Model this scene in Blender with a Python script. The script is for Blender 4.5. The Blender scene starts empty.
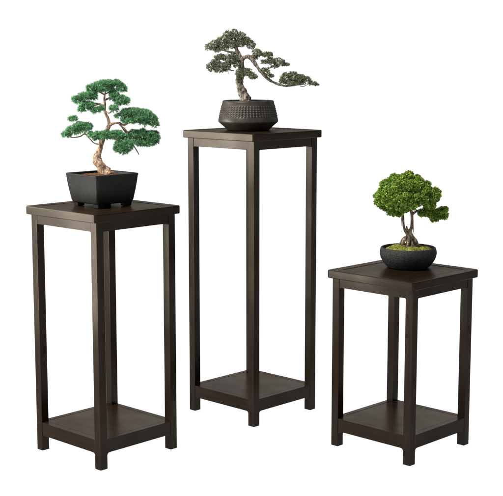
import bpy, bmesh, math, random
from math import sin, cos, pi, radians
from mathutils import Vector, Matrix, noise

random.seed(7)
R = random.Random(11)
scene = bpy.context.scene
COL = scene.collection

# ------------------------------------------------------------------ camera
F_PX, IMG_W, IMG_H = 1265.6, 503.0, 496.0        # focal length in photo pixels
PITCH, CAM_Z = 0.1502, 1.0869
cam_d = bpy.data.cameras.new('camera')
cam_d.sensor_width = 36.0
cam_d.lens = 36.0 * F_PX / IMG_W
cam_d.clip_end = 2000
cam = bpy.data.objects.new('camera', cam_d)
COL.objects.link(cam)
cam.location = (0, 0, CAM_Z)
cam.rotation_euler = (pi / 2 - PITCH, 0, 0)
scene.camera = cam

def measured(px, py, y):
    """Survey a photo point into the upright plane at distance y (world metres)."""
    u = (px - IMG_W / 2) / F_PX
    v = -(py - IMG_H / 2) / F_PX
    c, s = cos(PITCH), sin(PITCH)
    d = Vector((u, c + v * s, v * c - s))
    k = y / d.y
    return Vector((d.x * k, y, CAM_Z + d.z * k))

# ------------------------------------------------------------------ node helpers
def new_mat(name):
    m = bpy.data.materials.new(name)
    m.use_nodes = True
    nt = m.node_tree
    nt.nodes.clear()
    out = nt.nodes.new('ShaderNodeOutputMaterial')
    return m, nt, out

def N(nt, kind, **kw):
    n = nt.nodes.new(kind)
    for k, v in kw.items():
        if k.startswith('i_'):
            key = k[2:]
            n.inputs[int(key) if key.isdigit() else key.replace('_', ' ')].default_value = v
        else:
            setattr(n, k, v)
    return n

def ramp(nt, stops, fac):
    r = nt.nodes.new('ShaderNodeValToRGB')
    els = r.color_ramp.elements
    while len(els) < len(stops):
        els.new(0.5)
    for e, (p, c) in zip(els, stops):
        e.position = p
        e.color = (*c, 1)
    nt.links.new(fac, r.inputs[0])
    return r

def satin(nt, out, color, gloss_fac, gloss_rough, normal=None, tint=(1, 1, 1)):
    """Dark satin finish: diffuse body with a thin constant sheen."""
    d = N(nt, 'ShaderNodeBsdfDiffuse')
    g = N(nt, 'ShaderNodeBsdfGlossy')
    g.inputs['Roughness'].default_value = gloss_rough
    g.inputs['Color'].default_value = (*tint, 1)
    mx = N(nt, 'ShaderNodeMixShader')
    if isinstance(gloss_fac, (int, float)):
        mx.inputs[0].default_value = gloss_fac
    else:
        nt.links.new(gloss_fac, mx.inputs[0])
    if isinstance(color, tuple):
        d.inputs[0].default_value = (*color, 1)
    else:
        nt.links.new(color, d.inputs[0])
    if normal is not None:
        nt.links.new(normal, d.inputs['Normal'])
        nt.links.new(normal, g.inputs['Normal'])
    nt.links.new(d.outputs[0], mx.inputs[1])
    nt.links.new(g.outputs[0], mx.inputs[2])
    nt.links.new(mx.outputs[0], out.inputs[0])

def wood(name, axis):
    m, nt, out = new_mat(name)
    tc = N(nt, 'ShaderNodeTexCoord')
    mp = N(nt, 'ShaderNodeMapping')
    sc = [150.0, 150.0, 150.0]
    sc[axis] = 7.0
    mp.inputs['Scale'].default_value = sc
    nt.links.new(tc.outputs['Object'], mp.inputs[0])
    oi = N(nt, 'ShaderNodeObjectInfo')
    add = N(nt, 'ShaderNodeVectorMath', operation='ADD')
    nt.links.new(mp.outputs[0], add.inputs[0])
    sep = N(nt, 'ShaderNodeVectorMath', operation='SCALE')
    sep.inputs['Scale'].default_value = 60.0
    cmb = N(nt, 'ShaderNodeCombineXYZ')
    for k in range(3):
        nt.links.new(oi.outputs['Random'], cmb.inputs[k])
    nt.links.new(cmb.outputs[0], sep.inputs[0])
    nt.links.new(sep.outputs[0], add.inputs[1])
    n1 = N(nt, 'ShaderNodeTexNoise', i_Scale=1.0, i_Detail=5.0, i_Roughness=0.6)
    nt.links.new(add.outputs[0], n1.inputs['Vector'])
    n2 = N(nt, 'ShaderNodeTexNoise', i_Scale=9.0, i_Detail=3.0)
    nt.links.new(tc.outputs['Object'], n2.inputs['Vector'])
    cr = ramp(nt, [(0.25, (0.0052, 0.0029, 0.0015)), (0.5, (0.0088, 0.0050, 0.0027)),
                   (0.78, (0.0155, 0.0091, 0.0050))], n1.outputs[0])
    mulf = N(nt, 'ShaderNodeMapRange')
    mulf.inputs['From Min'].default_value = 0.3
    mulf.inputs['From Max'].default_value = 0.7
    mulf.inputs['To Min'].default_value = 0.012
    mulf.inputs['To Max'].default_value = 0.019
    nt.links.new(n2.outputs[0], mulf.inputs[0])
    bp = N(nt, 'ShaderNodeBump')
    bp.inputs['Strength'].default_value = 0.10
    bp.inputs['Distance'].default_value = 0.001
    nt.links.new(n1.outputs[0], bp.inputs['Height'])
    # the lacquer shines more at a grazing look
    lw = N(nt, 'ShaderNodeLayerWeight', i_Blend=0.5)
    gz = N(nt, 'ShaderNodeMapRange', interpolation_type='SMOOTHSTEP')
    for nm, v in (('From Min', 0.42), ('From Max', 0.76), ('To Min', 1.0), ('To Max', 4.6)):
        gz.inputs[nm].default_value = v
    nt.links.new(lw.outputs['Facing'], gz.inputs[0])
    mm = N(nt, 'ShaderNodeMath', operation='MULTIPLY')
    nt.links.new(mulf.outputs[0], mm.inputs[0])
    nt.links.new(gz.outputs[0], mm.inputs[1])
    satin(nt, out, cr.outputs[0], mm.outputs[0], 0.26, bp.outputs[0], (1.0, 0.92, 0.82))
    return m

WX, WY, WZ = wood('dark_wood_x', 0), wood('dark_wood_y', 1), wood('dark_wood_z', 2)

def mineral(name, c0, c1, scale, bump, gloss, rough, dist=0.001):
    m, nt, out = new_mat(name)
    tc = N(nt, 'ShaderNodeTexCoord')
    n1 = N(nt, 'ShaderNodeTexNoise', i_Scale=scale, i_Detail=6.0, i_Roughness=0.65)
    nt.links.new(tc.outputs['Object'], n1.inputs['Vector'])
    cr = ramp(nt, [(0.3, c0), (0.7, c1)], n1.outputs[0])
    bp = N(nt, 'ShaderNodeBump')
    bp.inputs['Strength'].default_value = bump
    bp.inputs['Distance'].default_value = dist
    nt.links.new(n1.outputs[0], bp.inputs['Height'])
    satin(nt, out, cr.outputs[0], gloss, rough, bp.outputs[0])
    return m

M_POT_SQ = mineral('black_glaze', (0.0085, 0.0090, 0.0085), (0.015, 0.0155, 0.0145), 60, 0.12, 0.011, 0.30)
M_POT_RIB = mineral('brown_grey_glaze', (0.021, 0.0185, 0.0155), (0.045, 0.040, 0.034), 45, 0.12, 0.020, 0.36)
M_POT_STONE = mineral('black_stone', (0.008, 0.0085, 0.0085), (0.045, 0.046, 0.046), 240, 0.8, 0.012, 0.5, 0.002)
M_SOIL = mineral('brown_soil', (0.035, 0.017, 0.010), (0.15, 0.08, 0.048), 320, 0.8, 0.0, 0.9, 0.002)
M_SOIL_DARK = mineral('dark_soil', (0.012, 0.010, 0.007), (0.05, 0.04, 0.028), 320, 0.8, 0.0, 0.9, 0.002)
M_MOSS = mineral('moss', (0.10, 0.12, 0.020), (0.40, 0.41, 0.10), 110, 0.9, 0.0, 0.9, 0.002)

def bark(name, stops, scale):
    m, nt, out = new_mat(name)
    tc = N(nt, 'ShaderNodeTexCoord')
    mp = N(nt, 'ShaderNodeMapping')
    mp.inputs['Scale'].default_value = (1, 1, 0.35)
    nt.links.new(tc.outputs['Object'], mp.inputs[0])
    n1 = N(nt, 'ShaderNodeTexNoise', i_Scale=scale, i_Detail=6.0, i_Roughness=0.7)
    nt.links.new(mp.outputs[0], n1.inputs['Vector'])
    cr = ramp(nt, stops, n1.outputs[0])
    bp = N(nt, 'ShaderNodeBump')
    bp.inputs['Strength'].default_value = 0.9
    bp.inputs['Distance'].default_value = 0.002
    nt.links.new(n1.outputs[0], bp.inputs['Height'])
    satin(nt, out, cr.outputs[0], 0.01, 0.6, bp.outputs[0])
    return m

M_BARK_PINE = bark('flaky_brown_bark', [(0.36, (0.04, 0.020, 0.011)), (0.5, (0.26, 0.165, 0.105)), (0.62, (0.58, 0.45, 0.34))], 210)
M_BARK_GREY = bark('grey_bark', [(0.38, (0.025, 0.020, 0.015)), (0.5, (0.12, 0.105, 0.082)), (0.62, (0.33, 0.30, 0.25))], 220)
M_BARK_FIG = bark('pale_brown_bark', [(0.38, (0.04, 0.026, 0.016)), (0.5, (0.18, 0.13, 0.09)), (0.62, (0.40, 0.32, 0.25))], 200)

def leaf(name, stops, trans):
    m, nt, out = new_mat(name)
    g = N(nt, 'ShaderNodeNewGeometry')
    cr = ramp(nt, stops, g.outputs['Random Per Island'])
    tc = N(nt, 'ShaderNodeTexCoord')
    n1 = N(nt, 'ShaderNodeTexNoise', i_Scale=70.0, i_Detail=2.0)
    nt.links.new(tc.outputs['Object'], n1.inputs['Vector'])
    mr = N(nt, 'ShaderNodeMapRange')
    mr.inputs['From Min'].default_value = 0.3
    mr.inputs['From Max'].default_value = 0.7
    mr.inputs['To Min'].default_value = 0.65
    mr.inputs['To Max'].default_value = 1.3
    nt.links.new(n1.outputs[0], mr.inputs[0])
    mul = N(nt, 'ShaderNodeVectorMath', operation='SCALE')
    nt.links.new(cr.outputs[0], mul.inputs[0])
    nt.links.new(mr.outputs[0], mul.inputs['Scale'])
    d = N(nt, 'ShaderNodeBsdfDiffuse')
    t = N(nt, 'ShaderNodeBsdfTranslucent')
    gl = N(nt, 'ShaderNodeBsdfGlossy', i_Roughness=0.45)
    nt.links.new(mul.outputs[0], d.inputs[0])
    nt.links.new(mul.outputs[0], t.inputs[0])
    mx = N(nt, 'ShaderNodeMixShader')
    mx.inputs[0].default_value = trans
    nt.links.new(d.outputs[0], mx.inputs[1])
    nt.links.new(t.outputs[0], mx.inputs[2])
    m2 = N(nt, 'ShaderNodeMixShader')
    m2.inputs[0].default_value = 0.02
    nt.links.new(mx.outputs[0], m2.inputs[1])
    nt.links.new(gl.outputs[0], m2.inputs[2])
    nt.links.new(m2.outputs[0], out.inputs[0])
    return m

M_PINE = leaf('pine_needles', [(0.0, (0.034, 0.118, 0.044)), (0.5, (0.118, 0.335, 0.145)), (1.0, (0.34, 0.60, 0.36))], 0.15)
M_JUNIPER = leaf('juniper_scales', [(0.0, (0.058, 0.072, 0.036)), (0.5, (0.140, 0.165, 0.090)), (1.0, (0.27, 0.295, 0.19))], 0.12)
M_LEAF = leaf('small_round_leaves', [(0.0, (0.050, 0.100, 0.010)), (0.5, (0.195, 0.345, 0.040)), (1.0, (0.47, 0.62, 0.15))], 0.2)
M_MOSSBLADE = leaf('moss_blades', [(0.0, (0.11, 0.14, 0.022)), (0.5, (0.34, 0.35, 0.07)), (1.0, (0.58, 0.56, 0.19))], 0.2)

# ------------------------------------------------------------------ mesh helpers
class MB:
    def __init__(self):
        self.v, self.f = [], []
    def add(self, vs, fs):
        b = len(self.v)
        self.v += [tuple(x) for x in vs]
        self.f += [tuple(b + i for i in f) for f in fs]
    def build(self, name, mat, parent, smooth=False):
        me = bpy.data.meshes.new(name)
        me.from_pydata(self.v, [], self.f)
        me.update()
        bm = bmesh.new()
        bm.from_mesh(me)
        if smooth != 'leaf':
            bmesh.ops.recalc_face_normals(bm, faces=bm.faces)
        bm.to_mesh(me)
        bm.free()
        me.materials.append(mat)
        if smooth is True:
            me.shade_smooth()
        o = bpy.data.objects.new(name, me)
        COL.objects.link(o)
        o.parent = parent
        return o

def link_bm(name, bm, mat, parent, smooth=False):
    me = bpy.data.meshes.new(name)
    bmesh.ops.recalc_face_normals(bm, faces=bm.faces)
    bm.to_mesh(me)
    bm.free()
    me.materials.append(mat)
    if smooth:
        me.shade_smooth()
        try:
            me.set_sharp_from_angle(angle=radians(40))
        except Exception:
            pass
    o = bpy.data.objects.new(name, me)
    COL.objects.link(o)
    o.parent = parent
    if smooth:
        weighted(o)
    return o

def box_bm(x0, x1, y0, y1, z0, z1, bev=0.0012, seg=2):
    bm = bmesh.new()
    bmesh.ops.create_cube(bm, size=1)
    for v in bm.verts:
        v.co = Vector((x0 if v.co.x < 0 else x1, y0 if v.co.y < 0 else y1, z0 if v.co.z < 0 else z1))
    if bev:
        bmesh.ops.bevel(bm, geom=list(bm.edges), offset=bev, segments=seg, profile=0.6, affect='EDGES')
    return bm

def rsquare(half, r, z, n=5, rot=0.0, cx=0, cy=0):
    r = min(r, half * 0.98)
    pts = []
    for k in range(4):
        a0 = k * pi / 2
        cxn = (half - r) * (1 if k in (0, 3) else -1)
        cyn = (half - r) * (1 if k in (0, 1) else -1)
        for i in range(n + 1):
            a = a0 + (pi / 2) * i / n
            x, y = cxn + r * cos(a), cyn + r * sin(a)
            pts.append((cx + x * cos(rot) - y * sin(rot), cy + x * sin(rot) + y * cos(rot), z))
    return pts

def loft(loops, closed=False, cap0=False, cap1=False):
    mb = MB()
    n = len(loops[0])
    vs = [p for lp in loops for p in lp]
    fs = []
    m = len(loops)
    for i in range(m if closed else m - 1):
        a, b = i * n, ((i + 1) % m) * n
        for j in range(n):
            k = (j + 1) % n
            fs.append((a + j, a + k, b + k, b + j))
    if cap0:
        fs.append(tuple(range(n)))
    if cap1:
        fs.append(tuple((m - 1) * n + i for i in range(n)))
    mb.add(vs, fs)
    return mb

def weighted(o):
    w = o.modifiers.new('WeightedNormal', 'WEIGHTED_NORMAL')
    w.mode = 'FACE_AREA'
    w.weight = 100
    w.keep_sharp = True

def shade_auto(o, ang=35):
    o.data.shade_smooth()
    o.data.set_sharp_from_angle(angle=radians(ang))
    weighted(o)
    return o

def empty(name, loc, label, cat, group=None, rz=0.0):
    o = bpy.data.objects.new(name, None)
    COL.objects.link(o)
    o.empty_display_size = 0.05
    o.location = loc
    o.rotation_euler = (0, 0, rz)
    o['label'] = label
    o['category'] = cat
    if group:
        o['group'] = group
    return o

# ------------------------------------------------------------------ plant stands
W, LW, T, TP = 0.300, 0.2765, 0.0241, 0.0225

def make_stand(x, y, rz, h, label):
    root = empty('plant_stand', (x, y, 0), label, 'plant stand', 'dark wood plant stands', rz)
    hw = W / 2
    zb = h - TP
    # framed top: a rounded square ring with a slightly recessed centre panel
    prof = [(hw - 0.0015, zb), (hw, zb + 0.0015), (hw, h - 0.003), (hw - 0.0009, h - 0.0009), (hw - 0.003, h),
            (hw - 0.030, h), (hw - 0.0312, h - 0.0010), (hw - 0.0312, zb + 0.002), (hw - 0.030, zb)]
    loops = [rsquare(s, max(0.0085 - (hw - s), 0.0012), z) for s, z in prof]
    shade_auto(loft(loops, closed=True).build('top_frame', WY, root), 30)
    s = hw - 0.0330
    pl = [rsquare(s, 0.001, zb + 0.004), rsquare(s, 0.001, h - 0.0022), rsquare(s - 0.0014, 0.001, h - 0.0008)]
    loft(pl, cap0=True, cap1=True).build('top_panel', WX, root)
    # legs
    o, i = LW / 2, LW / 2 - T
    for sx in (-1, 1):
        for sy in (-1, 1):
            bm = box_bm(min(sx * o, sx * i), max(sx * o, sx * i), min(sy * o, sy * i), max(sy * o, sy * i), 0.0, zb - 0.0004, 0.0016)
            link_bm('leg', bm, WZ, root, True)
    # aprons and lower rails, with softly hollowed ends under the rails
    def board(name, side, z0, z1, th, inset, fil):
        half = i - 0.0003
        pts = []
        if fil:
            for k in range(7):
                a = pi / 2 * k / 6
                pts.append((-half + fil - fil * cos(a), z0 - fil + fil * sin(a)))
            pts += [(-p, q) for p, q in reversed(pts)]
        else:
            pts = [(-half, z0), (half, z0)]
        pts += [(half, z1), (-half, z1)]
        bm = bmesh.new()
        yo, yi = -(o - inset), -(o - inset - th)
        va = [bm.verts.new((p, yo, q)) for p, q in pts]
        vb = [bm.verts.new((p, yi, q)) for p, q in pts]
        bm.faces.new(va)
        bm.faces.new(list(reversed(vb)))
        n = len(pts)
        for k in range(n):
            bm.faces.new((va[k], va[(k + 1) % n], vb[(k + 1) % n], vb[k]))
        top = [e for e in bm.edges if all(abs(v.co.z - z1) < 1e-6 for v in e.verts) and abs(e.verts[0].co.y - e.verts[1].co.y) < 1e-6]
        bmesh.ops.bevel(bm, geom=top, offset=0.001, segments=2, profile=0.6, affect='EDGES')
        bmesh.ops.rotate(bm, verts=bm.verts, cent=(0, 0, 0), matrix=Matrix.Rotation(side * pi / 2, 3, 'Z'))
        link_bm(name, bm, WX if side % 2 == 0 else WY, root, True)
    for side in range(4):
        board('apron', side, zb - 0.0255, zb - 0.0006, 0.017, 0.0014, 0.003)
    for side in range(4):
        board('lower_rail', side, 0.0440, 0.0810, 0.017, 0.0012, 0.008)
    q = o - 0.0012 - 0.017 - 0.0009
    bm = box_bm(-q, q, -q, q, 0.062, 0.0807, 0.0008)
    link_bm('shelf', bm, WY, root, True)
    return root

S1 = (-0.4043, 3.4250, 0.8104, 0.6859)
S2 = (0.0031, 3.8244, 0.8062, 0.8683)
S3 = (0.4204, 3.4627, 0.8042, 0.5028)
make_stand(*S1, 'dark wood plant stand of middle height under the square black pot')
make_stand(*S2, 'tallest slender dark wood plant stand under the round textured grey pot')
make_stand(*S3, 'shortest dark wood plant stand under the black stone bowl')

# ------------------------------------------------------------------ organic helpers
def catmull(P, sub=8):
    out = []
    n = len(P)
    for i in range(n - 1):
        p0, p1, p2, p3 = P[max(i - 1, 0)], P[i], P[i + 1], P[min(i + 2, n - 1)]
        for k in range(sub):
            t = k / sub
            out.append([0.5 * ((2 * b) + (-a + c) * t + (2 * a - 5 * b + 4 * c - d) * t * t + (-a + 3 * b - 3 * c + d) * t ** 3)
                        for a, b, c, d in zip(p0, p1, p2, p3)])
    out.append(list(P[-1]))
    return out

def tube(mb, P, seg=12, rough=0.22, sub=8, freq=90.0, flare=0.0):
    """P: list of (x, y, z, radius); a gnarled tapering limb."""
    Q = catmull(P, sub)
    pts = [Vector(q[:3]) for q in Q]
    rad = [max(q[3], 0.0002) for q in Q]
    vs, fs = [], []
    up = Vector((0.13, -1, 0.21)).normalized()
    n = len(pts)
    for i, p in enumerate(pts):
        t = (pts[min(i + 1, n - 1)] - pts[max(i - 1, 0)]).normalized()
        a = t.cross(up).normalized()
        b = t.cross(a).normalized()
        for j in range(seg):
            an = 2 * pi * j / seg
            d = a * cos(an) + b * sin(an)
            q = p + d * rad[i]
            nz = noise.fractal(Vector((q.x * freq, q.y * freq, q.z * freq * 0.5)), 1.0, 2.0, 3)
            fl = 1.0
            if flare:
                w = max(0.0, 1 - i / (n * 0.28))
                fl = 1 + flare * w * (0.5 + 0.5 * cos(5 * an + 1.0))
            vs.append(p + d * rad[i] * fl * (1 + rough * nz))
    for i in range(n - 1):
        for j in range(seg):
            k = (j + 1) % seg
            fs.append((i * seg + j, i * seg + k, (i + 1) * seg + k, (i + 1) * seg + j))
    fs.append(tuple(range(seg)))
    fs.append(tuple((n - 1) * seg + j for j in range(seg)))
    mb.add(vs, fs)

def rand_dir(r):
    z = r.uniform(-1, 1)
    a = r.uniform(0, 2 * pi)
    s = math.sqrt(1 - z * z)
    return Vector((s * cos(a), s * sin(a), z))

def needle(mb, p, d, ln, w, r):
    s = d.cross(rand_dir(r))
    if s.length < 1e-4:
        return
    s = s.normalized() * (w / 2)
    e = p + d * ln
    m = p + d * (ln * 0.55)
    mb.add([p - s * 0.6, p + s * 0.6, m + s, m - s, e], [(0, 1, 2, 3), (3, 2, 4)])

def blade(mb, p, d, ln, w, r, fold=0.35):
    """A small leaf: two halves folded along a midrib."""
    s = d.cross(rand_dir(r))
    if s.length < 1e-4:
        return
    s = s.normalized()
    nn = d.cross(s).normalized()
    e = p + d * ln - nn * ln * 0.12
    m1, m2 = p + d * ln * 0.35, p + d * ln * 0.75
    a, b = w / 2, w * 0.40
    mb.add([p, m1 + s * a + nn * a * fold, m2 + s * b + nn * b * fold, e, m2 - s * b + nn * b * fold, m1 - s * a + nn * a * fold],
           [(0, 1, 2, 3), (0, 3, 4, 5)])

class Plant:
    """Keeps the survey plane and scale of one bonsai, in coordinates local to its pot base."""
    def __init__(self, loc):
        self.loc = Vector(loc)
        self.k = (self.loc.y) / F_PX / cos(PITCH) * 1.0      # metres per photo pixel
    def p(self, px, py, dep=0.0):
        return measured(px, py, self.loc.y + dep) - self.loc
    def limb(self, pts):
        return [(*self.p(a, b, d), r * self.k) for a, b, d, r in pts]

def lobe_points(L, n, r, shell=0.55):
    """Points in/on an ellipsoid lobe, most of them near its skin."""
    c, rad = L
    out = []
    for _ in range(n):
        d = rand_dir(r)
        t = 1.0 if r.random() < shell else r.random() ** 0.4
        out.append((c + Vector((d.x * rad.x, d.y * rad.y, d.z * rad.z)) * t, d))
    return out

# ------------------------------------------------------------------ bonsai 1: pine in square pot
B1 = (S1[0] - 0.001, S1[1] - 0.002, S1[3])
pl1 = Plant(B1)
root1 = empty('potted_bonsai', B1, 'bonsai pine with bright green needle pads in square black pot', 'bonsai', 'potted bonsai trees')
POT_R = radians(44)
outer = [(0.050, 0.0112), (0.0575, 0.0104), (0.0608, 0.0132), (0.0627, 0.019), (0.0665, 0.045), (0.0700, 0.070), (0.0712, 0.0830),
         (0.0722, 0.0850), (0.0722, 0.0884), (0.0712, 0.0894), (0.0668, 0.0894), (0.0655, 0.0880), (0.0640, 0.072), (0.0600, 0.060)]
pot1 = shade_auto(loft([rsquare(s, 0.0085 if s > 0.066 else 0.010, z, 6, POT_R) for s, z in outer], cap0=True, cap1=True).build('pot', M_POT_SQ, root1), 30)
for k in range(4):
    a = POT_R + pi / 4 + k * pi / 2
    fx, fy = 0.0640 * cos(a), 0.0640 * sin(a)
    fl = [rsquare(s, 0.003, z, 3, POT_R, fx, fy) for s, z in [(0.0098, 0.0), (0.0108, 0.0008), (0.0122, 0.0112), (0.0120, 0.0138)]]
    shade_auto(loft(fl, cap0=True, cap1=True).build('foot', M_POT_SQ, pot1), 30)

def soil_disc(name, mat, root, radius_fn, z0, dome, amp, freq, nr=26, na=72, smooth=True, lump=None):
    vs, fs = [], []
    for i in range(nr + 1):
        t = i / nr
        for j in range(na):
            a = 2 * pi * j / na
            rr = radius_fn(a) * t
            x, y = rr * cos(a), rr * sin(a)
            n = noise.fractal(Vector((x * freq, y * freq, 3.1)), 1.0, 2.0, 4)
            z = z0 + dome * (1 - t * t) + amp * n * (1 - 0.5 * t)
            if lump:
                z += lump(x, y) * (1 - t ** 6)
            vs.append((x, y, z))
    for i in range(nr):
        for j in range(na):
            k = (j + 1) % na
            fs.append((i * na + j, i * na + k, (i + 1) * na + k, (i + 1) * na + j))
    mb = MB()
    mb.add(vs, fs)
    return mb.build(name, mat, root, smooth)

def sq_radius(half, rot):
    def fn(a):
        b = a - rot
        return half / max(abs(cos(b)), abs(sin(b)))
    return fn
soil1 = soil_disc('soil', M_SOIL, root1, sq_radius(0.0637, POT_R), 0.0815, 0.006, 0.0035, 120)

mb = MB()
tube(mb, pl1.limb([(105.5, 180, 0, 9.0), (105.5, 175, 0, 7.0), (102.5, 168, 0, 4.9), (98.0, 161.5, 0, 4.3), (96.8, 157, 0, 3.7), (99, 151, 0, 3.0),
                   (101.3, 145, 0, 2.5), (103.0, 138, 0.0, 2.5), (106.3, 131, 0, 2.2), (108.9, 124.5, 0.0, 1.9), (107.6, 118, 0, 1.5),
                   (104.6, 111, 0.004, 1.35), (104.9, 105, 0.006, 1.2), (104.4, 98, 0.008, 0.9), (106, 90, 0.008, 0.6)]), 20, 0.34, 8, 110, flare=0.22)
trunk1 = mb.build('trunk', M_BARK_PINE, root1, True)
for pts in [
    [(108, 126, 0, 1.8), (113, 123.5, -.004, 1.35), (119, 123, -.006, 1.1), (124, 125, -.004, .9), (131, 122, 0, .9), (143, 120, .004, .6)],
    [(119, 123, -.006, 1.0), (122, 127, 0, .8), (126, 133, .014, .7), (130, 140, .016, .7), (134.5, 147, .014, .7), (139, 154.5, .012, .45)],
    [(105, 137, 0, 1.7), (111, 138, -.012, 1.1), (117, 140, -.018, .8), (123, 146, -.02, .6)],
    [(104, 138, 0, 1.5), (99, 138.5, -.006, 1.0), (93, 136, -.01, .6)],
    [(123, 127, -.008, .8), (132, 136, .0, .8), (145, 139, .004, .7), (155, 140, .004, .5)],
    [(104.5, 106, .005, 1.3), (99, 104, 0, 1.0), (92, 103, -.004, .8), (84, 101.5, -.004, .6), (76, 102.5, -.002, .5)],
    [(104.6, 105, .006, 1.1), (100, 107, 0, .7), (95, 111, -.008, .5)],
    [(99, 104, 0, .7), (93, 106, -.006, .6), (85, 108, -.008, .5)],
    [(105, 100, .007, 1.0), (110, 98, .004, .8), (116, 98, .0, .6), (124, 102, -.004, .4)],
    [(105, 111, .004, .9), (109, 113, -.004, .7), (114, 110, -.008, .5)],
    [(105, 95, .008, .8), (99, 92, .006, .6), (92, 91, .002, .4)],
    [(105, 94, .008, .8), (112, 91, .006, .6), (120, 89, .002, .4)],
    [(101, 145, 0, .9), (94, 143, .01, .6), (90, 139, .012, .7), (85, 134, .012, .7), (80, 136.5, .008, .6), (72, 137.5, .004, .5), (66, 136, .004, .4)],
    [(85, 134, .012, .6), (84, 129, .01, .5), (79, 127, .008, .4)],
]:
    b = MB()
    tube(b, pl1.limb(pts), 8, 0.2, 6, 150)
    b.build('branch', M_BARK_PINE, trunk1, True)

PADS1 = [
    [(92, 88, 6, 4.5, .004), (99, 85, 7, 5, 0), (107, 83.5, 8, 4.5, .002), (116, 84.5, 7, 5, .004), (122, 88, 5.2, 4.5, 0), (103, 88, 9, 3.5, .006)],
    [(77, 99, 5.5, 4.2, -.004), (85, 96, 7, 4.2, 0), (91, 93.5, 6, 3.6, 0), (94, 97, 4, 3, 0)],
    [(85, 106, 6.3, 4.5, -.01), (81, 109, 3, 3, -.012), (90, 104, 5, 3.6, -.006)],
    [(95, 110, 4.6, 3.6, -.012), (100, 108, 4, 3.6, -.012)],
    [(115, 96, 6, 5, 0), (112, 92, 4, 4, .004)],
    [(121.5, 100, 7.5, 5, -.008), (126, 101, 4.2, 4.2, -.008)],
    [(114, 108, 4.8, 4, -.012)],
    [(119, 116, 5, 3.2, -.006), (126, 113, 6, 5, -.004), (134, 112, 8, 5, 0), (143, 115, 9, 6.5, .002), (151, 119, 7, 6.3, 0), (154, 124, 4.6, 4, -.004),
     (136, 119, 8, 4.2, -.006), (143, 123, 4, 3.3, -.012), (127, 119.5, 7, 3.2, -.008)],
    [(67, 134, 5, 3, 0), (73, 129.5, 7, 4.6, 0), (80, 126, 8, 4.6, .002), (88, 126.5, 5.6, 4, 0), (73, 118.5, 5, 2, .004), (82, 130.5, 5, 2.6, -.006)],
    [(92, 134.5, 4.6, 3.6, -.008), (98, 135.5, 6, 5, -.01), (106, 134.5, 7.5, 4.6, -.012), (116, 134.5, 8, 4.6, -.012), (123, 136, 5, 3.6, -.01)],
    [(134, 134.5, 7, 5.5, .004), (143, 134, 8, 5.5, .006), (152, 136, 8, 6.5, .004), (156, 139, 4.6, 5, 0), (140, 142, 8, 4, 0), (149, 142.5, 7, 3.8, 0)],
    [(119, 146, 5.6, 6.3, -.022), (127, 145, 6.6, 6.3, -.02), (124, 150, 5.6, 4, -.022)],
]
k1 = pl1.k
for pad in PADS1:
    nb = MB()
    for (cx, cy, rx, ry, dep) in pad:
        rx2, ry2 = max(rx - 1.7, 1.7), max(ry - 1.9, 1.2)
        c = pl1.p(cx, cy + 0.6, dep)
        rad = Vector((rx2 * k1, rx2 * k1 * 1.15, ry2 * k1))
        n = int(16 + 2.3 * (rx2 * rx2 + 2.2 * rx2 * ry2))
        for p, d in lobe_points((c, rad), n, R, 0.7):
            nm = Vector((d.x / max(rad.x, 1e-5), d.y / rad.y, d.z / rad.z)).normalized()
            ax = (nm * 0.75 + Vector((0, 0, 0.75)) + rand_dir(R) * 0.25).normalized()
            lump_n = noise.noise(p * 95.0)
            p = p + nm * 0.0042 * lump_n
            if lump_n < -0.28 and R.random() < 0.7:
                continue
            for _ in range(16):
                dd = (ax + rand_dir(R) * 0.75).normalized()
                needle(nb, p, dd, R.uniform(0.0058, 0.0104), R.uniform(0.0008, 0.0013), R)
    nb.build('foliage_pad', M_PINE, root1, 'leaf')

# ------------------------------------------------------------------ bonsai 2: juniper in round textured pot
B2 = (S2[0] - 0.0130, S2[1] - 0.004, S2[3])
pl2 = Plant(B2)
root2 = empty('potted_bonsai', B2, 'windswept grey green juniper bonsai in round textured grey pot', 'bonsai', 'potted bonsai trees')
prof = [(0.0, 0.0), (0.060, 0.0), (0.0640, 0.0010), (0.0660, 0.0035), (0.0720, 0.0095), (0.0800, 0.0165), (0.0865, 0.0218), (0.0895, 0.0250),
        (0.0902, 0.0285), (0.0895, 0.0325), (0.0885, 0.0370), (0.0876, 0.0405)]
band0, band1 = 0.0405, 0.0745
rad_at = lambda z: 0.0876 - (z - band0) * 0.235
NB = 45
prof += [(rad_at(band0 + (band1 - band0) * i / NB), band0 + (band1 - band0) * i / NB) for i in range(1, NB + 1)]
prof += [(0.0788, 0.0775), (0.0780, 0.0805), (0.0775, 0.0840), (0.0768, 0.0868), (0.0752, 0.0884), (0.0725, 0.0890), (0.0700, 0.0880), (0.0690, 0.0850), (0.0680, 0.0760), (0.0, 0.0740)]
NS = 432
vs, fs = [], []
for r0, z in prof:
    for j in range(NS):
        a = 2 * pi * j / NS
        r = r0
        if band0 < z < band1:
            row = (z - band0) / (band1 - band0) * 5
            ph = 0.0
            u = (a / (2 * pi) * 58 + ph) % 1 - 0.5
            v = row % 1 - 0.5
            dd = math.sqrt((u / 0.46) ** 2 + (v / 0.46) ** 2)
            if dd < 1:
                r += 0.0021 * math.sqrt(1 - dd * dd) - 0.0008
            else:
                r -= 0.0008
        elif r0 > 0.06:
            r += 0.00025 * noise.noise(Vector((cos(a) * 4, sin(a) * 4, z * 160)))
        vs.append((r * cos(a), r * sin(a), z))
for i in range(len(prof) - 1):
    for j in range(NS):
        k = (j + 1) % NS
        fs.append((i * NS + j, i * NS + k, (i + 1) * NS + k, (i + 1) * NS + j))
mb = MB()
mb.add(vs, fs)
pot2 = mb.build('pot', M_POT_RIB, root2)
shade_auto(pot2, 50)
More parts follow.
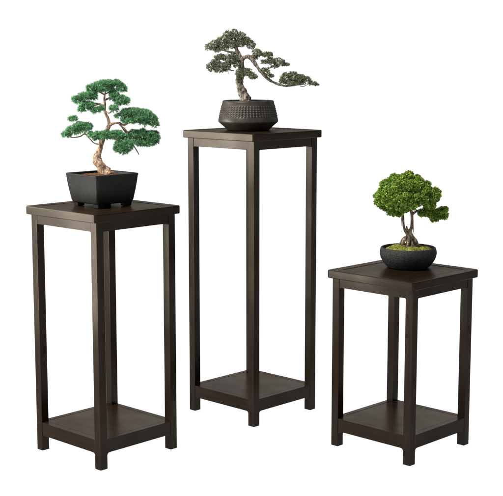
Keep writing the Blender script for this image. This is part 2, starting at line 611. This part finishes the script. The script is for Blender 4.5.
soil_disc('soil', M_SOIL_DARK, root2, lambda a: 0.0687, 0.0800, 0.006, 0.003, 130)

mb = MB()
tube(mb, pl2.limb([(246.5, 104, 0, 5.6), (245, 99, 0, 4.9), (242.3, 92, 0, 4.2), (240, 85, 0, 4.0), (239.6, 78, 0, 3.5), (240.8, 71, 0, 3.1), (241.5, 65, 0, 2.8),
                   (240, 58, .002, 2.5), (237, 51, .004, 2.1), (235.5, 45, .006, 1.8), (235, 38, .006, 1.0)]), 20, 0.40, 8, 120, flare=0.25)
trunk2 = mb.build('trunk', M_BARK_GREY, root2, True)
for pts in [
    [(240.2, 61.5, 0, 2.2), (243.5, 58, -.004, 2.0), (248, 56.6, -.008, 1.9), (252.5, 60, -.01, 1.9), (257, 66.5, -.01, 1.7), (262, 73, -.01, 1.5), (267, 78, -.008, 1.4),
     (273, 82, -.006, 1.25), (281, 85, -.004, 1.1), (288, 86, -.002, 0.9), (297, 85, 0, .6), (306, 84, 0, .5)],
    [(249, 57, -.008, 1.6), (255, 56, -.006, 1.1), (262, 55, -.004, .8), (271, 55, 0, .5)],
    [(262, 73, -.01, 1.2), (267, 69, -.006, .9), (271, 67, -.002, .8), (279, 64, 0, .6), (289, 65, 0, .4)],
    [(239, 80, 0, 1.8), (243, 76, -.01, 1.1), (249, 75, -.016, .8), (256, 78, -.018, .4)],
    [(238, 53, .004, 1.5), (230, 52, -.002, 1.0), (222, 50, -.004, .7), (213, 49, -.004, .4)],
    [(240, 61, 0, 1.6), (233, 63, -.008, 1.0), (225, 66, -.01, .8), (215, 69, -.01, .5)],
    [(234, 70.5, -.004, .4), (230, 70, -.008, .5), (227, 69, -.012, .4)],
    [(228.2, 74, -.016, .25), (227.9, 66, -.018, .5), (228.4, 58, -.014, .5), (228.0, 51, -.004, .45), (229.5, 45, .008, .35)],
    [(236, 46, .005, 1.2), (242, 44, .006, .8), (250, 45, .006, .5)],
    [(230, 36, .004, .4), (228.9, 31.5, .004, .3), (229.0, 28, .004, .2)],
    [(300, 86, 0, .5), (304, 86.2, 0, .4), (308, 84, 0, .3)],
]:
    b = MB()
    tube(b, pl2.limb(pts), 10, 0.42, 6, 170)
    b.build('branch', M_BARK_GREY, trunk2, True)

PADS2 = [
    [(209, 47, 4.5, 4, 0), (215, 44.5, 5, 4.6, 0), (221, 43, 6, 6.3, .002), (217, 50, 4, 2.6, -.004), (224, 48, 4, 3, -.004)],
    [(228, 37, 6, 6.3, .002), (234, 34, 5, 4.8, .004), (231, 44, 5, 4.6, -.002)],
    [(241, 36.5, 5, 5, .004), (240, 43, 5.6, 4.6, .006), (247, 41, 5, 4.2, .006), (251, 45, 4.6, 4.4, .004)],
    [(219, 57, 5, 3.3, 0), (225, 57.5, 4, 3.2, .002)],
    [(211.5, 67, 5, 4.8, -.008), (219, 67.5, 6, 5.6, -.01), (226, 66.5, 5, 5, -.008), (216, 62, 5, 3, -.006)],
    [(232, 60, 5, 4.6, -.006), (237, 64.5, 3.8, 3.4, -.012), (232, 56, 4, 2.6, -.004), (236, 58, 3, 3, -.010), (229, 63, 4, 3, -.008)],
    [(240, 73, 4.6, 4.4, -.016), (247, 72, 6, 3.8, -.016), (253, 76, 5, 3.3, -.018), (238, 78, 2.8, 3, -.014)],
    [(257, 53, 5, 4.3, -.004), (267, 54.5, 6, 2.8, 0), (255, 58, 3, 2.3, -.006)],
    [(264, 62, 4, 2.8, -.002), (271, 61, 5, 3.8, 0), (279, 62, 6, 4.2, .002), (286, 64.5, 4, 1.9, 0), (275, 66.5, 4, 1.9, 0)],
    [(267, 73, 3.8, 3.8, -.014), (264, 69.5, 2.6, 2.2, -.012), (271, 76, 3.0, 2.2, -.012)],
    [(286, 78, 5.5, 5.8, 0), (293, 76.5, 6, 5, .002), (300, 79, 6, 5.2, 0), (306, 80, 5, 4, 0), (312, 83, 4.5, 2.4, 0), (316.5, 84.5, 2.5, 1.4, 0), (289, 83, 6, 3, -.004), (298, 83, 5, 2.4, -.004), (282, 81, 3, 3.5, 0)],
]
k2 = pl2.k
for pad in PADS2:
    nb = MB()
    for (cx, cy, rx, ry, dep) in pad:
        rx2, ry2 = max(rx - 0.9, 1.0), max(ry - 0.9, 0.7)
        c = pl2.p(cx, cy, dep)
        rad = Vector((rx2 * k2, rx2 * k2 * 1.1, ry2 * k2))
        n = int(12 + 1.75 * (rx2 * rx2 + 2.0 * rx2 * ry2))
        for p, d in lobe_points((c, rad), n, R, 0.6):
            # a little spray of scale leaves
            ax = (d * 0.8 + Vector((0, 0, 0.5)) + rand_dir(R) * 0.6).normalized()
            for _ in range(9):
                dd = (ax + rand_dir(R) * 0.9).normalized()
                q = p + rand_dir(R) * 0.0022
                blade(nb, q, dd, R.uniform(0.0022, 0.0050), R.uniform(0.0013, 0.0022), R, 0.5)
    nb.build('foliage_pad', M_JUNIPER, root2, 'leaf')

# ------------------------------------------------------------------ bonsai 3: round crown in stone bowl
B3 = (S3[0] + 0.0185, S3[1] + 0.040, S3[3])
pl3 = Plant(B3)
root3 = empty('potted_bonsai', B3, 'round headed leafy bonsai with mossy soil in black stone bowl', 'bonsai', 'potted bonsai trees')
prof = [(0.0, 0.0), (0.050, 0.0), (0.0565, 0.0012), (0.0610, 0.0045), (0.0665, 0.0110), (0.0720, 0.0190), (0.0760, 0.0270), (0.0785, 0.0350), (0.0793, 0.0420),
        (0.0786, 0.0490), (0.0766, 0.0545), (0.0748, 0.0568), (0.0728, 0.0572), (0.0708, 0.0556), (0.0700, 0.050), (0.068, 0.042), (0.0, 0.040)]
pp = [(q[0], q[1]) for q in catmull(prof[1:-1], 5)]
prof = [(0.0, 0.0)] + pp + [(0.0, 0.040)]
NS = 240
vs, fs = [], []
for r0, z in prof:
    for j in range(NS):
        a = 2 * pi * j / NS
        x, y = cos(a), sin(a)
        n = noise.fractal(Vector((x * r0 * 210, y * r0 * 210, z * 210)), 0.9, 2.0, 3)
        n2 = noise.noise(Vector((x * 2, y * 2, z * 30)))
        r = r0 + (0.0006 * n + 0.0006 * n2 if r0 > 0.05 else 0)
        vs.append((r * x, r * y, z + (0.0004 * n if 0.054 < z else 0)))
for i in range(len(prof) - 1):
    for j in range(NS):
        k = (j + 1) % NS
        fs.append((i * NS + j, i * NS + k, (i + 1) * NS + k, (i + 1) * NS + j))
mb = MB()
mb.add(vs, fs)
mb.build('pot', M_POT_STONE, root3, True)

LUMPS = [(-0.044, -0.034, .015, .0115), (-0.024, -0.049, .014, .0095), (0.000, -0.050, .017, .0135), (0.022, -0.045, .012, .0090), (0.040, -0.032, .016, .0120), (0.053, -0.008, .013, .010),
         (-0.056, -0.006, .012, .0100), (0.0, 0.02, .02, .005), (0.03, 0.035, .018, .008), (-0.03, 0.035, .018, .008), (0.016, -0.026, .013, .008), (-0.030, -0.014, .014, .007)]
def lump(x, y):
    z = 0.0
    for a, b, s, h in LUMPS:
        q = ((x - a) ** 2 + (y - b) ** 2) / (s * s)
        if q < 1:
            z = max(z, h * math.sqrt(1 - q))
    return z
soil3 = soil_disc('soil', M_SOIL_DARK, root3, lambda a: 0.0705, 0.0490, 0.004, 0.002, 130, lump=None)
moss = soil_disc('moss', M_MOSS, root3, lambda a: 0.0690, 0.0487, 0.0042, 0.0018, 150, 40, 110, lump=lump)
bl = MB()
for _ in range(9000):
    a, t = R.uniform(0, 2 * pi), math.sqrt(R.random()) * 0.066
    x, y = t * cos(a), t * sin(a)
    l = lump(x, y)
    if l < 0.0015:
        continue
    z = 0.0487 + 0.0042 * (1 - (t / .069) ** 2) + l * (1 - (t / .069) ** 6) - 0.0006
    needle(bl, Vector((x, y, z)), (Vector((0, 0, 1)) + rand_dir(R) * 0.9).normalized(), R.uniform(.0018, .0034), R.uniform(.0010, .0016), R)
bl.build('moss_sprigs', M_MOSSBLADE, moss, 'leaf')

mb = MB()
tube(mb, pl3.limb([(411, 248, 0, 5.6), (410.5, 243, 0, 4.6), (409.5, 238, 0, 3.2), (409, 233.5, 0, 2.5), (411.2, 228, 0, 1.8), (412, 220, 0, 1.5), (411.2, 212, 0, 1.45), (410, 203, 0, 1.7), (408, 192, .004, 1.0)]), 18, 0.34, 8, 120, flare=0.3)
trunk3 = mb.build('trunk', M_BARK_FIG, root3, True)
for pts in [
    [(409, 236.5, 0, 2.1), (406, 232, -.003, 1.6), (404, 227, -.004, 1.35), (403.2, 219, -.003, 1.2), (402.6, 212, 0, 1.1), (400, 203, 0, 1.2), (395, 195, 0, .8)],
    [(406.3, 226, -.005, .7), (407.2, 229, -.006, 1.0), (408.8, 230.5, -.006, 1.0), (410.5, 228, -.005, .9)],
    [(402.5, 245, -.014, 1.2), (404, 240.5, -.010, 1.7), (406, 237.5, -.007, 1.7), (408.5, 234, -.003, 1.6)],
    [(408, 246, -.018, 1.3), (408.5, 242, -.014, 1.7), (409, 238, -.008, 1.8), (409.5, 234.5, -.003, 1.6)],
    [(418, 245, -.010, 1.3), (415.5, 240.5, -.008, 1.8), (412.5, 237, -.006, 1.8), (410, 233, -.003, 1.6)],
    [(399.5, 244, .004, 0.9), (403, 239, .002, 1.1), (407, 236, 0, 1.2)],
    [(412.8, 235, -.006, .4), (413.3, 228, -.008, .45), (413, 218, -.008, .45), (413, 211, -.006, .4)],
    [(401.2, 226, -.006, .3), (401.4, 219, -.006, .35), (401.2, 212, -.004, .3)],
    [(411.8, 215, 0, 1.4), (417, 211, -.006, 1.1), (423, 210.5, -.01, .9), (432, 212, -.012, .6)],
    [(411, 208, 0, 1.2), (419, 204, 0, .9), (428, 199, .002, .6)],
    [(402.5, 211, 0, 1.0), (394, 207, .002, .8), (384, 200, .002, .5)],
]:
    b = MB()
    tube(b, pl3.limb(pts), 10, 0.25, 6, 140)
    b.build('branch', M_BARK_FIG, trunk3, True)

k3 = pl3.k
def leaf_cluster(nb, c, rad, dens):
    n = int(dens * (rad / k3) ** 2)
    for p, d in lobe_points((c, Vector((rad, rad, rad * 0.85))), n, R, 0.65):
        ax = (d + Vector((0, 0, 0.35)) + rand_dir(R) * 0.5).normalized()
        for _ in range(5):
            dd = (ax + rand_dir(R) * 0.85).normalized()
            blade(nb, p + rand_dir(R) * 0.001, dd, R.uniform(.0036, .0062), R.uniform(.0026, .0042), R, 0.35)

# main dome: clumps spread over a half ellipsoid, plus a loose inner fill
nb = MB()
dome_c = pl3.p(405.5, 199, 0)
ax, ay, az = 27.0 * k3, 25.0 * k3, 23.5 * k3
golden = pi * (3 - math.sqrt(5))
for i in range(120):
    z = 1 - 1.28 * (i + 0.5) / 120
    s = math.sqrt(max(0, 1 - z * z))
    a = i * golden
    j = R.uniform(0.84, 1.04)
    c = dome_c + Vector((ax * s * cos(a), ay * s * sin(a), az * z)) * j
    leaf_cluster(nb, c, R.uniform(2.4, 4.0) * k3, 8.0)
for i in range(34):
    d = rand_dir(R)
    c = dome_c + Vector((ax * d.x, ay * d.y, az * abs(d.z))) * R.uniform(0.15, 0.62)
    leaf_cluster(nb, c, 5.0 * k3, 2.6)
nb.build('crown', M_LEAF, root3, 'leaf')
LOBES3 = [
    [(381, 198, 5.8, 0), (379, 201, 4.2, -.004), (385, 202, 5.0, -.004), (384, 194, 4.6, -.004)],
    [(397, 207, 6.5, -.02), (392, 211, 5.0, -.02), (403, 208, 6.0, -.024), (399, 213, 3.6, -.02), (388, 206, 4.6, -.016)],
    [(430, 194, 6.0, -.026), (434.5, 197.5, 5.4, -.024), (427.5, 200, 5.2, -.030), (437, 192, 4.0, -.02), (425, 193, 4.6, -.032)],
    [(425.5, 211, 4.2, -.014), (431.5, 213, 5.4, -.016), (437.5, 214.5, 4.6, -.014), (442, 210.5, 4.4, -.012), (444, 215, 3.0, -.012), (434.5, 217.5, 3.4, -.014), (421, 213.5, 2.6, -.012)],
]
for lob in LOBES3:
    nb = MB()
    for cx, cy, rr, dep in lob:
        leaf_cluster(nb, pl3.p(cx, cy, dep), (rr - 1.0) * k3, 7.0)
        for _ in range(5):
            q = pl3.p(cx, cy, dep) + rand_dir(R) * (rr - 1.2) * k3
            leaf_cluster(nb, q, 2.4 * k3, 6.0)
    nb.build('foliage_pad', M_LEAF, root3, 'leaf')

# ------------------------------------------------------------------ added translucent white sheet under the stands, glows from below to hide shadows
m, nt, out = new_mat('backlit_white_sheet')
d = N(nt, 'ShaderNodeBsdfDiffuse')
t = N(nt, 'ShaderNodeBsdfTranslucent')
d.inputs[0].default_value = (0.9, 0.9, 0.9, 1)
t.inputs[0].default_value = (0.97, 0.97, 0.97, 1)
mx = N(nt, 'ShaderNodeMixShader')
mx.inputs[0].default_value = 0.85
nt.links.new(d.outputs[0], mx.inputs[1])
nt.links.new(t.outputs[0], mx.inputs[2])
nt.links.new(mx.outputs[0], out.inputs[0])
mb = MB()
mb.add([(-400, -400, -0.0005), (400, -400, -0.0005), (400, 900, -0.0005), (-400, 900, -0.0005)], [(0, 1, 2, 3)])
g = mb.build('ground', m, None)
g['kind'] = 'structure'
g['label'] = 'plain white seamless surface under the stands'

# ------------------------------------------------------------------ made-up surroundings shaped for the light: white behind and below, dim in front
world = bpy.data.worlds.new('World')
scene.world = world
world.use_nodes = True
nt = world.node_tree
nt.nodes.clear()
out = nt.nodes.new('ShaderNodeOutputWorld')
bg = nt.nodes.new('ShaderNodeBackground')
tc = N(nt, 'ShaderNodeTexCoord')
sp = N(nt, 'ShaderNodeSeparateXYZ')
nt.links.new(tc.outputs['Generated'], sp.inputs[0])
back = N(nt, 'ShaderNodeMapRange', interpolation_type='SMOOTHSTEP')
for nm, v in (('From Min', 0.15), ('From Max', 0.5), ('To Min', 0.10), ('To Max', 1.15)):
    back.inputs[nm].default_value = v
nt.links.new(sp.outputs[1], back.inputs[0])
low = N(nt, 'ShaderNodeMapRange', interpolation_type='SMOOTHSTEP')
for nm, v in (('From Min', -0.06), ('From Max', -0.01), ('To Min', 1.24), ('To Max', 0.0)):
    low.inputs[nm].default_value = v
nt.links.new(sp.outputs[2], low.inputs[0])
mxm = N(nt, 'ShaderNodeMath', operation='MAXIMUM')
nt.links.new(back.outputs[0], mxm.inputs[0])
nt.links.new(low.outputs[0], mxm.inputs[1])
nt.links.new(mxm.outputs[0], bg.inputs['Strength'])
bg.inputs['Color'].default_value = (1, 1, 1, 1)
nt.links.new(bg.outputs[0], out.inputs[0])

def area(name, loc, target, sx, sy, power, color):
    l = bpy.data.lights.new(name, 'AREA')
    l.shape = 'RECTANGLE'
    l.size, l.size_y, l.energy, l.color = sx, sy, power, color
    o = bpy.data.objects.new(name, l)
    COL.objects.link(o)
    o.location = loc
    o.rotation_euler = (Vector(target) - Vector(loc)).to_track_quat('-Z', 'Y').to_euler()
    return o
area('window_softbox', (-1.75, 3.79, 0.97), (0, 3.79, 0.96), 0.60, 0.62, 32, (1.0, 0.94, 0.85))
area('left_stand_fill', (-1.75, 3.27, 0.58), (0, 3.27, 0.57), 0.40, 0.90, 26, (1.0, 0.94, 0.85))  # second side lamp, added to brighten the left stand's legs
area('foliage_top_fill', (-1.3, 2.3, 3.2), (0, 3.6, 0.8), 1.0, 1.0, 185, (1.0, 0.96, 0.89))  # overhead lamp put in to brighten the foliage

# ------------------------------------------------------------------ render settings
scene.render.engine = 'CYCLES'
scene.cycles.max_bounces = 8
scene.cycles.use_denoising = True
scene.view_settings.view_transform = 'Standard'
scene.view_settings.look = 'None'
scene.view_settings.exposure = 0
scene.view_settings.gamma = 1
scene.render.film_transparent = False
